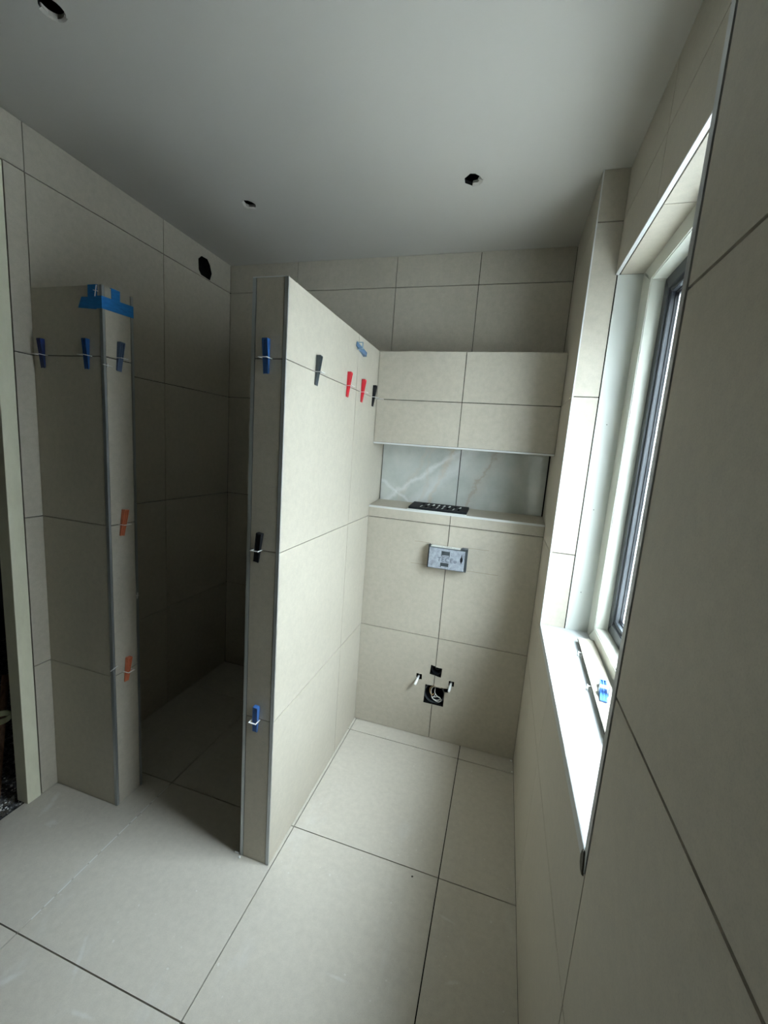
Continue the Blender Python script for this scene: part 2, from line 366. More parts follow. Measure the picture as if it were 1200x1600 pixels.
# unseen shell added to stop sky light leaking in, open only at the window
bm = bmesh.new()
for b_ in ((-3.6, XO, -1.8, 2.6, 2.9, 3.0), (-3.6, XO, -1.8, 2.6, -.4, -.3), (-3.6, XO, 2.5, 2.6, -.3, 2.9), (-3.6, XO, -1.8, -1.7, -.3, 2.9), (-3.6, -3.5, -1.7, 2.5, -.3, 2.9),
           (XO-.1, XO, -1.7, 2.5, ZC+.0126, 2.9), (XO-.1, XO, -1.7, 2.5, -.3, -.021), (XO-.1, XO, YB+.1, 2.5, -.021, ZC+.0126), (XO-.1, XO, -1.7, YR-.1, -.021, ZC+.0126)):
    box(bm, *b_)
struct(obj('light_leak_shell', bm, 'hall'))

# wall behind the camera
bm = bmesh.new()
tiles(bm, 'Y', YR, 1, [XL, -1.1, -0.5, 0.1, XR], ROWS)
box(bm, XL-0.06, XR+0.1, YR-0.15, YR-BK, -0.02, ZC, 1)
struct(obj('wall_front', bm, ['tile', 'gap']))

# right wall ------------------------------------------------------------------
bm = bmesh.new()
tiles(bm, 'X', XR, -1, [YR, -0.53, 0.075, 0.6745], ROWS, gap=0.0042, vedge=(0.001, 0.001), uedge=(0, None))    # near panel
tiles(bm, 'X', XR, -1, [0.6745, 1.3, 1.70, YBOX+0.01], [0.0, 0.569, ZS-0.0305], gap=0.002, vedge=(0.001, 0.0008), uedge=(None, 0))
tiles(bm, 'X', XR, -1, [YW, YB], [ZS-0.030, 1.160, 1.757, 2.356, ZC], gap=0.002, uedge=(0.009, 0.0015), vedge=(0.0, 0.001))
tiles(bm, 'Y', YW, -1, [XR+0.001, 0.2945], [ZS, 1.164, 1.757, 2.345, ZC], gap=0.003, uedge=(0.001, 0.002), vedge=(0.0, 0.001))
tiles(bm, 'X', XB, -1, [YA, 1.29, YW], [ZL+0.004, 2.345, ZC], gap=0.002, uedge=(0.001, 0.001), vedge=(0.0, 0.001))
tiles(bm, 'Z', ZL, -1, [0.3025, 0.379], [YA, 1.279, YW-0.002], gap=0.002)
tiles(bm, 'Y', YA, 1, [XR+0.012, 0.375], [ZS, 1.5, ZL])
box(bm, XR+BK, XO, YR-0.1, YA-BK, -0.02, ZC, 1)
box(bm, XR+BK, XO, YA-BK, YW+BK, -0.02, ZS-0.031, 1)
box(bm, XR+BK, XO, YW+BK, YB+0.1, -0.02, ZC, 1)
box(bm, XB+BK, XO, YA-BK, YW+BK, ZL+BK, ZC, 1)
wr = struct(obj('wall_right', bm, ['tile', 'gap']))
bxo('exterior_reveal', 0.501, XO, YW-.001, YW+.008, ZS-.03, ZL, 'render', wr); bxo('exterior_reveal', 0.501, XO, YA-.008, YA+.001, ZS-.03, ZL, 'render', wr)  # outer reveal added to trim grazing light, pale to brighten the pane
bxo('exterior_reveal', 0.501, XO, YA+.001, YW-.001, ZL-.001, ZL+.008, 'render', wr); bxo('exterior_reveal', 0.501, XO+.01, YA+.001, YW-.001, ZS-.031, ZS-.02, 'render', wr)
bxo('corner_trim', XR-0.0006, XR+0.010, 0.6785, 0.6945, ZS-0.030, ZC, 'trim', wr)
bxo('corner_trim', XR-0.0004, XR+0.0035, YW-0.0006, YW+0.004, ZS, ZC, 'trim_white', wr)
bxo('lintel_trim', XB-0.0006, XB+0.0105, YA+.001, YW-.001, ZL-0.001, ZL+0.0035, 'trim_white', wr)
bxo('lining_board', 0.2965, 0.377, YW-0.001, YW+0.008, ZS, ZL, 'board', wr)
for z_ in (1.345, 1.02, 1.66):
    bxo('board_screw', 0.332, 0.335, YW-0.0014, YW+.001, z_, z_+0.003, 'dark_chip', wr)
# window -------------------------------------------------------------------
wn = struct(empty('window_1'))
FX0, FX1 = 0.377, 0.440; FY0, FY1 = 0.815, 1.602; FZ0, FZ1 = 0.923, 2.117
def ring_frame(name, x0, x1, y0, y1, z0, z1, iy0, iy1, iz0, iz1, mt, parent, bev=0.0015):
    bm = bmesh.new()
    o_ = [(y0, z0), (y1, z0), (y1, z1), (y0, z1)]; i_ = [(iy0, iz0), (iy1, iz0), (iy1, iz1), (iy0, iz1)]
    V = [[bm.verts.new((x, *p)) for p in L_] for x in (x0, x1) for L_ in (o_, i_)]
    for k in range(4):
        k2 = (k+1) % 4
        bm.faces.new((V[0][k], V[0][k2], V[1][k2], V[1][k])); bm.faces.new((V[2][k], V[2][k2], V[3][k2], V[3][k]))
        bm.faces.new((V[0][k], V[0][k2], V[2][k2], V[2][k])); bm.faces.new((V[1][k], V[1][k2], V[3][k2], V[3][k]))
    if bev: bmesh.ops.bevel(bm, geom=bm.edges[:], offset=bev, segments=2, affect='EDGES')
    return obj(name, bm, mt, parent)
ring_frame('window_frame', FX0, 0.50, YA-0.002, YW+0.008, ZS-0.03, ZL+0.008, FY0, FY1, FZ0, FZ1, 'cream', wn, .003)
sash = ring_frame('window_sash', 0.420, 0.465, FY0+.001, FY1-.001, FZ0+.001, FZ1-.001, 0.857, 1.560, 0.965, 2.073, 'sash', wn, .002)
ring_frame('glazing_bead', 0.426, 0.462, 0.855, 1.562, 0.963, 2.075, 0.868, 1.549, 0.977, 2.060, 'sash', sash, .002)
ring_frame('glass_gasket', 0.440, 0.447, 0.865, 1.552, 0.974, 2.063, 0.872, 1.545, 0.981, 2.056, 'gasket', sash, 0)
ring_frame('glazing_spacer', 0.449, 0.460, 0.865, 1.552, 0.974, 2.063, 0.876, 1.541, 0.985, 2.052, 'spacer_bar', sash, 0)
bxo('glass_pane', 0.4475, 0.4485, 0.87, 1.547, 0.979, 2.058, 'glass', sash)
# sill ----------------------------------------------------------------------
bm = bmesh.new(); box(bm, XR-0.0008, FX0+0.001, YA+0.002, YW-0.0005, ZS-0.030, ZS)
bmesh.ops.bevel(bm, geom=[e_ for e_ in bm.edges if abs(e_.verts[0].co.x-XR) < .002 and abs(e_.verts[1].co.x-XR) < .002], offset=0.0012, segments=2, affect='EDGES')
sill = obj('window_sill', bm, 'stone', wn)
bm = bmesh.new()
prism(bm, [(0.681, 0.827), (0.694, 0.825), (0.704, 0.832), (0.707, 0.846), (0.702, 0.860), (0.694, 0.866), (0.690, 0.866), (0.683, 0.846)], 'X', XR-0.003, XR+0.008)
bmesh.ops.bevel(bm, geom=bm.edges[:], offset=0.0015, segments=2, affect='EDGES')
obj('mortar_plug', bm, 'mortar', sill)

# partition between shower and toilet -------------------------------------
bm = bmesh.new()
tiles(bm, 'X', XP1, 1, [YN, 1.729, YB-.002], ROWS[:4]+[ZP], gap=0.0022, uedge=(0.002, 0.002), vedge=(0.001, 0.001))
tiles(bm, 'X', XP0, -1, [YN, 1.729, YB], ROWS[:4]+[ZP], gap=0.002, uedge=(0.002, 0), vedge=(0.001, 0.001))
tiles(bm, 'Y', YN, -1, [XP0+0.0115, XP1-0.0115], ROWS[:4]+[ZP], gap=0.003, uedge=(0.0015, 0.0015), vedge=(0.002, 0.002))
tiles(bm, 'Z', ZP, 1, [XP0, XP1], [YN, 1.729, YBOX], gap=0.002)
box(bm, XP0+BK, XP1-BK, YN+BK, YB, 0, ZP-BK, 1)
wp = struct(obj('wall_partition', bm, ['tile', 'gap']))
bxo('corner_trim', XP0-0.0005, XP0+0.011, YN-0.0008, YN+0.010, 0.001, ZP+.0005, 'trim', wp)
bxo('corner_trim', XP1-0.011, XP1+0.0005, YN-0.0008, YN+0.004, 0.001, ZP+.0005, 'trim', wp)
bxo('top_trim', XP0, XP1, YN-0.0009, YN+0.004, ZP-0.002, ZP+0.0008, 'trim_white', wp)

# stub wall on the left ---------------------------------------------------
bm = bmesh.new()
tiles(bm, 'Y', YN, -1, [XL, XS-0.0125], ROWS[:4]+[ZP], gap=0.003, uedge=(0.002, 0.0015), vedge=(0.002, 0.001))
tiles(bm, 'X', XS, 1, [YN+0.009, YS1-0.010], ROWS[:4]+[ZP], gap=0.003, uedge=(0.001, 0.0015), vedge=(0.001, 0.001))
tiles(bm, 'Y', YS1, 1, [XL, XS-0.01], ROWS[:4]+[ZP], gap=0.003)
tiles(bm, 'Z', ZP, 1, [XL, XS-0.01], [YN, YS1], gap=0.002)
box(bm, XL-0.005, XS-BK, YN+BK, YS1-BK, 0, ZP-BK, 1)
ws = struct(obj('wall_stub', bm, ['tile', 'gap']))
bxo('corner_trim', XS-0.0115, XS+0.0008, YN-0.0008, YN+0.0085, 0.001, ZP, 'trim', ws)
bxo('corner_trim', XS-0.010, XS+0.0008, YS1-0.010, YS1+0.0005, 0.001, ZP, 'trim', ws)

# boxing over the cistern, with the niche ------------------------------------
XJ = -0.2335
ZN0, ZN1, YNB = 1.221, 1.5375, 2.190
bm = bmesh.new()
tiles(bm, 'Y', YBOX, -1, [XP1, XJ, XR], [0.0, 0.569, 1.162, ZN0-0.003], gap=0.003, uedge=(0.001, 0.0015), vedge=(0.0025, 0))
tiles(bm, 'Y', YBOX, -1, [XP1, XJ, XR], [ZN1+0.0085, 1.756, ZP], gap=0.003, uedge=(0.003, 0.0015), vedge=(0.001, 0.001))
tiles(bm, 'Z', ZP, 1, [XP1, XJ, XR], [YBOX, YB], gap=0.003)
box(bm, XP1+0.001, XR, YBOX+BK, YB, 0, ZN0-BK, 1); box(bm, XP1+0.001, XR, YBOX+BK, YB, ZN1+BK, ZP-BK, 1)
wt = struct(obj('wall_toilet', bm, ['tile', 'gap']))
c1 = pcut([(-.2574, .417), (-.233, .413), (-.233, .409), (-.1985, .4085), (-.2005, .358), (-.2135, .358), (-.232, .362), (-.2605, .365)], 'Y', YBOX-0.05, YBOX+0.11)
c2 = pcut([(-.2775, .302), (-.1546, .303), (-.1555, .283), (-.1735, .283), (-.1745, .1975), (-.2800, .1975)], 'Y', YBOX-0.05, YBOX+0.11)
c3 = pcut([(-.3300, .353), (-.3010, .353), (-.2995, .325), (-.318, .322), (-.3300, .332)], 'Y', YBOX-0.05, YBOX+0.11)
c4 = pcut([(-.1580, .3495), (-.1305, .3495), (-.1300, .323), (-.1570, .323)], 'Y', YBOX-0.05, YBOX+0.11)
cut(wt, [c1, c2, c3, c4])
bxo('niche_trim', XP1+.001, XR-.001, YBOX-0.0008, YBOX+0.004, ZN1, ZN1+0.008, 'trim_white', wt)
bm = bmesh.new(); box(bm, XP1+.001, XR-.001, YBOX+0.004, YNB, ZN1, ZN1+0.0085); obj('niche_soffit', bm, 'tile', wt)
bm = bmesh.new()
for x0, x1 in ((XP1+.001, XJ-.0015), (XJ+.0015, XR-.001)):
    prism(bm, [(YBOX+.003, ZN0-.002), (YNB, 1.2355-.004), (YNB, 1.2355), (YBOX+.003, ZN0)], 'X', x0, x1)
obj('niche_ledge', bm, 'tile', wt)
bxo('ledge_trim', XP1+.001, XR-.001, YBOX-0.0012, YBOX+0.0045, ZN0-0.0095, ZN0+0.0005, 'trim_white', wt)
bm = bmesh.new()
tiles(bm, 'Y', YNB, -1, [XP1, XJ+.001, XR-0.004], [1.2345, ZN1+0.008], gap=0.0035, uedge=(0.005, 0.003), vedge=(0, 0))
box(bm, XP1+.001, XR, YNB+BK, YB-.001, ZN0-BK, ZN1+0.02, 1)
obj('niche_back', bm, ['marble', 'gap'], wt)
for (x0, z0, x1, z1) in ((-.402, 1.0636, -.322, 1.0636), (-.131, 1.0636, -.033, 1.0628), (-.412, .9475, -.322, .9475), (-.131, .9475, .022, .949)):
    bxo('pencil_mark', x0, x1, YBOX-0.0003, YBOX+0.001, z0-0.0007, z0+0.0007, 'pencil', wt)

# ------------------------------------------------------------------ things
# flush frame box ----------------------------------------------------------
fb = empty('flush_inspection_box', (-0.2275, YBOX, 1.005))
tag(fb, 'grey plastic toilet flush inspection box with raised lettering sticking out of tiled wall', 'inspection box')
def sub(o, parent):   # child given in world coordinates
    o.parent = parent; o.matrix_parent_inverse = Matrix.Translation(-parent.location); return o
FYp = 1.965
bm = bmesh.new()
box(bm, -.318, -.137, FYp+0.004, YBOX-.0005, 0.951, 1.058)
bmesh.ops.bevel(bm, geom=bm.edges[:], offset=0.002, segments=2, affect='EDGES')
sub(obj('housing', bm, 'dark_abs'), fb)
bm = bmesh.new(); box(bm, -.1365, -.131, FYp+0.018, YBOX-.0005, 0.947, 1.060); sub(obj('side_flange', bm, 'dark_abs'), fb)
bm = bmesh.new(); box(bm, -.323, -.3185, FYp+.020, YBOX-.0005, .946, 1.062); sub(obj('side_flange', bm, 'dark_abs'), fb)
bm = bmesh.new(); box(bm, -.16, -.1315, FYp+.018, YBOX-.0005, 1.0602, 1.0625); sub(obj('top_flange', bm, 'emboss'), fb)
bm = bmesh.new(); box(bm, -.3145, -.1405, FYp, FYp+0.006, 0.9545, 1.0545)
cover = obj('cover', bm, 'grey_abs')
cut(cover, [pcut([(-.2540, 1.0180), (-.2130, 1.0165), (-.2130, 1.043), (-.2540, 1.043)], 'Y', FYp-.01, FYp+.0058), pcut([(-.2550, .9610), (-.2150, .9600), (-.2150, .985), (-.2550, .985)], 'Y', FYp-.01, FYp+.0058)])
sub(cover, fb)
for zz in (1.0185, .9615):   # sloped finger ramps
    bm = bmesh.new(); prism(bm, [(FYp+.0002, zz), (FYp+.0055, zz), (FYp+.0055, zz+.006)], 'X', -.251, -.2165)
    sub(obj('finger_ramp', bm, 'grey_abs'), fb)
bm = bmesh.new()
kp = [(-.1555, .988), (-.1535, .998), (-.1492, 1.006), (-.1490, 1.016), (-.1535, 1.026), (-.1545, 1.036), (-.1565, 1.036), (-.1575, 1.026), (-.1618, 1.016), (-.1618, 1.004), (-.1580, .998)]
prism(bm, kp, 'Y', FYp-.0004, FYp+.001); sub(obj('key_slot', bm, 'gasket'), fb)
bm = bmesh.new(); box(bm, -.311, -.166, FYp+.006, YBOX-.006, 1.0583, 1.0590); sub(obj('paper_label', bm, 'paper'), fb)
bm = bmesh.new()
for _ in range(9):
    x = random.uniform(-.28, -.18); y = random.uniform(FYp+.012, YBOX-.015); box(bm, x, x+random.uniform(.006, .014), y, y+.0025, 1.0590, 1.0593)
sub(obj('label_print', bm, 'dark_abs'), fb)
def lettering(txt, size, loc, mt, parent, name='lettering', depth=.0006):
    cu = D.curves.new('t', 'FONT'); cu.body = txt; cu.size = size; cu.extrude = depth; cu.align_x = 'LEFT'
    cu.space_character = 1.12
    to = D.objects.new('t', cu); sc.collection.objects.link(to)
    dg = bpy.context.evaluated_depsgraph_get(); dg.update()
    me = D.meshes.new_from_object(to.evaluated_get(dg)); D.objects.remove(to)
    me.transform(Matrix.Translation(loc) @ Matrix.Rotation(PI/2, 4, 'X'))
    me.materials.clear(); me.materials.append(M[mt])
    o = link(D.objects.new(name, me)); return sub(o, parent)
lettering('TECEu', 0.031, (-.272, FYp-.0003, .9905), 'emboss', fb)
lettering('12', 0.012, (-.307, FYp-.0003, .9665), 'emboss', fb, 'small_lettering')

# waste and inlet sockets, cable coil, fixing bolts ------------------------
def ringp(bm, cx, cz, y0, y1, ro, ri, seg=28):
    V = [[bm.verts.new((cx+r*math.cos(2*PI*k/seg), y, cz+r*math.sin(2*PI*k/seg))) for k in range(seg)] for y, r in ((y0, ro), (y0, ri), (y1, ri), (y1, ro))]
    for a in range(4):
        A, B = V[a], V[(a+1) % 4]
        for k in range(seg): bm.faces.new((A[k], A[(k+1) % seg], B[(k+1) % seg], B[k]))
p1 = empty('inlet_pipe_socket', (-.224, YBOX+.02, .386))
tag(p1, 'small black pipe socket in the upper square hole below the flush box', 'pipe socket')
bm = bmesh.new(); ringp(bm, -.228, .388, YBOX+.012, YBOX+.09, .027, .022); sub(obj('socket_ring', bm, 'black', smooth=False), p1)
bm = bmesh.new(); ringp(bm, -.226, .392, YBOX+.03, YBOX+.10, .014, .010); sub(obj('inner_pipe', bm, 'dark_abs'), p1)
p2 = empty('waste_pipe_socket', (-.228, YBOX+.02, .25))
tag(p2, 'large black waste pipe socket in the lower square hole holding coiled wires', 'pipe socket')
bm = bmesh.new(); ringp(bm, -.228, .252, YBOX+.022, YBOX+.10, .055, .048, 40); sub(obj('socket_ring', bm, 'black'), p2)
bm = bmesh.new(); ringp(bm, -.228, .252, YBOX+.016, YBOX+.024, .057, .050, 40); sub(obj('rubber_seal', bm, 'dark_abs'), p2)
def wire(name, pts, r, mt, label, sub_n=8):
    P_ = [Vector(p) for p in pts]; out = []
    for i in range(len(P_)-1):
        p0, p1_, p2_, p3 = P_[max(i-1, 0)], P_[i], P_[i+1], P_[min(i+2, len(P_)-1)]
        for k in range(sub_n):
            t = k/sub_n
            out.append(0.5*((2*p1_)+(-p0+p2_)*t+(2*p0-5*p1_+4*p2_-p3)*t*t+(-p0+3*p1_-3*p2_+p3)*t**3))
    out.append(P_[-1]); bm = bmesh.new(); tube(bm, out, r, 8)
    return tag(obj(name, bm, mt, smooth=True), label, 'wire')
Yw = YBOX + .016
wire('electric_wire', [(-.172, Yw+.004, .291), (-.20, Yw, .294), (-.232, Yw, .294), (-.25, Yw, .282), (-.254, Yw+.004, .262), (-.248, Yw, .248), (-.238, Yw-.004, .243), (-.232, Yw, .250)], .0021, 'wire_tan', 'tan wire arching over the top inside the lower wall hole')
wire('electric_wire', [(-.176, Yw+.010, .285), (-.205, Yw+.004, .288), (-.236, Yw+.004, .285), (-.246, Yw, .268), (-.243, Yw, .245), (-.236, Yw-.004, .225), (-.215, Yw, .216), (-.198, Yw, .222), (-.194, Yw, .232), (-.206, Yw, .238), (-.224, Yw, .232), (-.240, Yw, .229)], .0021, 'wire_white', 'pale wire looping low inside the lower wall hole')
wire('electric_wire', [(-.228, Yw+.02, .275), (-.226, Yw, .258), (-.212, Yw-.004, .243), (-.196, Yw-.004, .234), (-.188, Yw, .222), (-.200, Yw-.004, .212), (-.222, Yw-.004, .216), (-.235, Yw, .224), (-.226, Yw, .238), (-.222, Yw+.004, .248)], .0021, 'wire_white', 'pale wire coiled in the middle of the lower wall hole')
def rod(x, z, x2, z2, label):
    o = empty('fixing_bolt', (x, YBOX, z)); tag(o, label, 'bolt', )
    d = Vector((x2, 1.962, z2)) - Vector((x, YBOX+.06, z))
    bm = bmesh.new(); tube(bm, [Vector((x, YBOX+.06, z)), Vector((x, YBOX+.06, z))+d*.45], .0045, 10); sub(obj('threaded_rod', bm, 'steel', smooth=True), o)
    bm = bmesh.new(); tube(bm, [Vector((x, YBOX+.06, z))+d*.40, Vector((x2, 1.962, z2))], .0062, 14); sub(obj('plastic_sleeve', bm, 'sleeve', smooth=True), o)
rod(-.316, .338, -.3235, .322, 'left of the two white sleeved toilet fixing bolts below the flush box')
rod(-.145, .338, -.1480, .325, 'right of the two white sleeved toilet fixing bolts below the flush box')

# black grille lying on the niche ledge --------------------------------------
def ledz(y): return ZN0 + (y-YBOX)/(YNB-YBOX)*(1.2355-ZN0)
gx0, gx1, gy0, gy1 = -.452, -.160, YBOX+.014, YBOX+.150
bm = bmesh.new(); box(bm, gx0, gx1, gy0, gy1, 0, .012)
grl = obj('slotted_grille', bm, 'black')
cs = []
for r_ in range(2):
    for k in range(8):
        x = gx0+.050+k*.0275+(0 if r_ else -.004); y0 = gy0+.022+r_*.052
        cs.append(pcut([(x, y0), (x+.013, y0), (x+.017, y0+.040), (x+.004, y0+.040)], 'Z', -.01, .02))
cut(grl, cs)
grl.data.materials.clear(); grl.data.materials.append(M['black'])
for p in grl.data.polygons: p.material_index = 0
grl.data.transform(Matrix.Translation((0, -(gy0+gy1)/2, 0)))
grl.location = (0, (gy0+gy1)/2, ledz((gy0+gy1)/2)+.0006); grl.rotation_euler = (math.atan2(1.2355-ZN0, YNB-YBOX), 0, 0)
tag(grl, 'black plastic slotted grille lying flat on the ledge of the wall niche', 'grille')
for (r_, k) in ((1, 1), (1, 2), (1, 3), (1, 4), (1, 5), (1, 7), (0, 0), (0, 3), (0, 4), (0, 6)):
    x = gx0+.053+k*.0275; y0 = gy0-(gy0+gy1)/2+.022+r_*.052
    bm = bmesh.new(); prism(bm, [(x, y0), (x+.006, y0), (x+.010, y0+.036), (x+.004, y0+.036)], 'Z', .001, .0125)
    obj('pale_insert', bm, 'paper', grl)
bm = bmesh.new()
box(bm, gx0-.004, gx1+.002, YBOX+.0045, YBOX+.018, ZN0+.0008, ZN0+.0032)
tag(obj('protective_strip', bm, 'paper'), 'thin white strip lying under the front edge of the black grille', 'strip')

# levelling wedges with clips ------------------------------------------------
def make_wedge(mt, clipmt='clip', flip=False, clip=True):
    """local: X along wall, -Y out of the wall, Z up; joint at z=0"""
    o = empty('levelling_wedge'); L0, L1 = -0.045, 0.055; W = 0.019
    def thick(z): return 0.0055 + (z-L0)/(L1-L0)*0.0115
    bm = bmesh.new()
    # two side rails
    for s in (-1, 1):
        x0, x1 = sorted((s*W/2, s*(W/2-0.0035)))
        prism(bm, [(-0.0012, L0+.003), (-0.0012, L1), (-thick(L1), L1-.002), (-thick(L0)+.001, L0)], 'X', x0, x1)
    n_ = len(bm.faces)
    # recessed web with fine teeth
    pts = [(-0.0012, L0+.001), (-0.0012, L1-.002)]; N = 22
    for k in range(N, -1, -1):
        z = L0+.001+(L1-L0-.003)*k/N; t = thick(z)*0.72
        pts.append((-t-.0009, z)); 
        if k: pts.append((-t, z-.0008))
    prism(bm, pts, 'X', -(W/2-.0034), W/2-.0034)
    # centre rib and blunt head
    prism(bm, [(-thick(L0)*.7, L0+.004), (-thick(L1)*.7, L1-.004), (-thick(L1)*.95, L1-.004), (-thick(L0)*.95, L0+.004)], 'X', -.0013, .0013)
    box(bm, -W/2+.0005, W/2-.0005, -thick(L1)+.0005, -.0012, L1-.004, L1+.0005)
    w_ = obj('wedge_body', bm, mt, o)
    if clip:
        bm = bmesh.new(); zc = 0.0
        ow, iw, od, id_ = .0150, .0112, -.0275, -.0225
        for (a0, a1, b0, b1) in ((-ow, -iw, od, .004), (iw, ow, od, .004), (-iw, iw, od, id_)):
            box(bm, a0, a1, b0, b1, zc-.0009, zc+.0009)
        obj('clip', bm, clipmt, o)
    return o
def copy_tree(src):
    r = src.copy(); sc.collection.objects.link(r)
    for ch in src.children:
        c_ = ch.copy(); sc.collection.objects.link(c_); c_.parent = r; c_.matrix_parent_inverse = ch.matrix_parent_inverse
    return r
GW = 'tile levelling wedges in the open joints'
def wedge(mt, loc, normal, tilt, label, clipmt='clip', group=GW, dz=0.0, lean=0.0):
    """normal '-Y' or '+X'"""
    o = make_wedge(mt, clipmt)
    base = Matrix.Identity(4) if normal == '-Y' else Matrix.Rotation(PI/2, 4, 'Z')
    o.matrix_world = Matrix.Translation(loc) @ base
    for ch in o.children:
        if ch.name.startswith('wedge_body'):
            ch.matrix_local = Matrix.Translation((0, 0, dz)) @ Matrix.Rotation(tilt, 4, 'Y') @ Matrix.Rotation(lean, 4, 'X')
    tag(o, label, 'levelling wedge', group); return o
R_ = math.radians
wedge('blue_dark', (-1.637, YN, 1.757), '-Y', R_(1), 'navy blue wedge nearest the left wall on the front of the stub wall')
wedge('blue', (-1.428, YN, 1.757), '-Y', R_(3), 'blue wedge on the stub wall front, right below the blue masking tape')
wedge('blue_grey', (XS, 1.190, 1.762), '+X', R_(4), 'dusty grey blue wedge on the narrow end face of the stub wall below the tape')
wedge('orange', (XS, 1.188, 1.164), '+X', R_(7), 'orange wedge halfway up the narrow end face of the stub wall', dz=0.0)
wedge('orange', (XS, 1.190, 0.569), '+X', R_(5), 'orange wedge low on the narrow end face of the stub wall')
wedge('blue', (-.7215, YN, 1.757), '-Y', R_(0), 'blue wedge near the top of the partition wall front end')
wedge('black', (-.733, YN, 1.166), '-Y', R_(9), 'black wedge in a white clip halfway up the partition front end', dz=.002)
wedge('blue_light', (-.7235, YN, .566), '-Y', R_(4), 'light blue wedge in a white clip low on the partition front end', dz=-.002)
wedge('grey_wedge', (XP1, 1.336, 1.757), '+X', R_(3), 'grey black wedge nearest the front edge on the lit partition side')
wedge('red', (XP1, 1.624, 1.757), '+X', R_(3), 'red wedge on the lit partition side, left of the vertical joint')
wedge('red', (XP1, 1.797, 1.757), '+X', R_(2), 'red wedge on the lit partition side, right of the vertical joint')
wedge('black', (XP1, 1.957, 1.757), '+X', R_(3), 'small black wedge beside the corner with the cistern boxing')
lo = wedge('blue_clear', (XP1, 1.737, 1.930), '+X', R_(104), 'smoky blue wedge lying sideways high in the vertical joint of the partition', clipmt='clip_clear')
for ch in lo.children:
    if ch.name.startswith('clip'): ch.matrix_local = Matrix.Translation((-.028, 0, .005)) @ Matrix.Rotation(PI/2, 4, 'Y')
# white clip stub left in the corner joint by the boxing
bm = bmesh.new(); box(bm, XP1+.001, XP1+.040, YBOX-.012, YBOX+.001, 1.7555, 1.7572)
tag(obj('levelling_clip', bm, 'clip'), 'white clip stub left in the corner joint beside the cistern boxing', 'clip')

# tile offcuts with clips on the sill --------------------------------------
ang = math.atan2(0.023, 0.553)
so = Matrix.Translation((0.3235, 1.583, 0)) @ Matrix.Rotation(-ang, 4, 'Z')
def strip(y0, y1, label):
    o = empty('tile_offcut', so @ Vector((.027, (y0+y1)/2, ZS))); o.rotation_euler = (0, 0, -ang)
    h = (y1-y0)/2
    bm = bmesh.new(); box(bm, -.027, .027, -h, h, .0115, .020); obj('tile_strip', bm, 'tile', o)
    bxo('dark_edge', -.0272, -.0262, -h, h, .0112, .0145, 'gap', o)
    tag(o, label, 'tile offcut', 'tile offcuts on the window sill'); return o
strip(-.400, 0, 'long narrow beige tile offcut lying on the sill nearest the back wall')
strip(-.86, -.402, 'narrow beige tile offcut on the sill nearer the camera, butted to the far one')
def clipfoot(y, label):
    o = empty('levelling_clip', so @ Vector((0.002, y, ZS))); o.rotation_euler = (0, 0, -ang)
    bm = bmesh.new(); box(bm, -.010, .040, -.0010, .0010, .0002, .0020); box(bm, -.012, -.010, -.006, .006, 0.0002, .014); box(bm, -.012, -.001, -.001, .001, .012, .014); box(bm, -.001, .040, -.012, .012, .0002, .0018); box(bm, .004, .012, -.008, .008, .0018, .0113)
    obj('clip_plate', bm, 'clip', o); tag(o, label, 'clip', 'clips under the sill offcuts')
clipfoot(-.115, 'pale plastic clip under the far tile offcut, near its far end')
clipfoot(-.335, 'pale plastic clip under the far tile offcut, near the blue wedge')
wd = make_wedge('blue_light', 'clip_clear')
wd.matrix_world = Matrix.Translation(so @ Vector((0.0235, -0.380, ZS+.0202))) @ Matrix.Rotation(R_(-7)-ang, 4, 'Z') @ Matrix.Rotation(-PI/2, 4, 'X') 
for ch in wd.children:
    if ch.name.startswith('clip'):
        bm = bmesh.new(); box(bm, -.013, .013, -.0235, -.0215, -.010, .010); box(bm, -.013, -.0115, -.0235, .0, -.010, .010); box(bm, .0115, .013, -.0235, .0, -.010, .010)
        bmesh.ops.recalc_face_normals(bm, faces=bm.faces[:]); me = D.meshes.new('clip'); bm.to_mesh(me); bm.free(); me.materials.append(M['clip_clear']); ch.data = me
tag(wd, 'light blue wedge with clear clip lying on the tile offcuts on the window sill', 'levelling wedge', GW)

# masking tape ---------------------------------------------------------------
T = 0.0009
bm = bmesh.new(); prism(bm, [(-1.4455, 1.9495), (-1.378, 1.9475), (-1.3805, 1.9095), (-1.3815, 1.9085), (-1.462, 1.9150)], 'Y', YN-2.2*T, YN-1.2*T)
tag(obj('masking_tape', bm, 'tape'), 'short horizontal strip of blue tape on the stub wall front, cut slanted at left', 'tape', 'blue tape at the stub wall top')
bm = bmesh.new(); prism(bm, [(-1.4175, 1.9873), (-1.3765, 1.9873), (-1.3775, 1.9485), (-1.4185, 1.9485)], 'Y', YN-1.2*T, YN-.2*T)
box(bm, -1.4175, -1.3765, YN-1.2*T, YN+.02, ZP+.0005, ZP+.0013)
tag(obj('masking_tape', bm, 'tape'), 'upright piece of blue tape folded over the stub wall top at its front', 'tape', 'blue tape at the stub wall top')
bm = bmesh.new(); box(bm, -1.3815, XS+2.0*T, YN-3.2*T, YN-2.2*T, 1.9105, 1.9505)
prism(bm, [(YN-3.2*T, 1.9105), (YS1+.001, 1.9150), (YS1+.001, 1.9550), (YN-3.2*T, 1.9505)], 'X', XS+1.2*T, XS+2.2*T)
tag(obj('masking_tape', bm, 'tape'), 'long band of blue tape wrapped round the stub wall corner', 'tape', 'blue tape at the stub wall top')
bm = bmesh.new(); prism(bm, [(1.166, 1.952), (1.199, 1.952), (1.200, 1.9868), (1.1655, 1.9868)], 'X', XS+.2*T+.0008, XS+1.2*T+.0006)
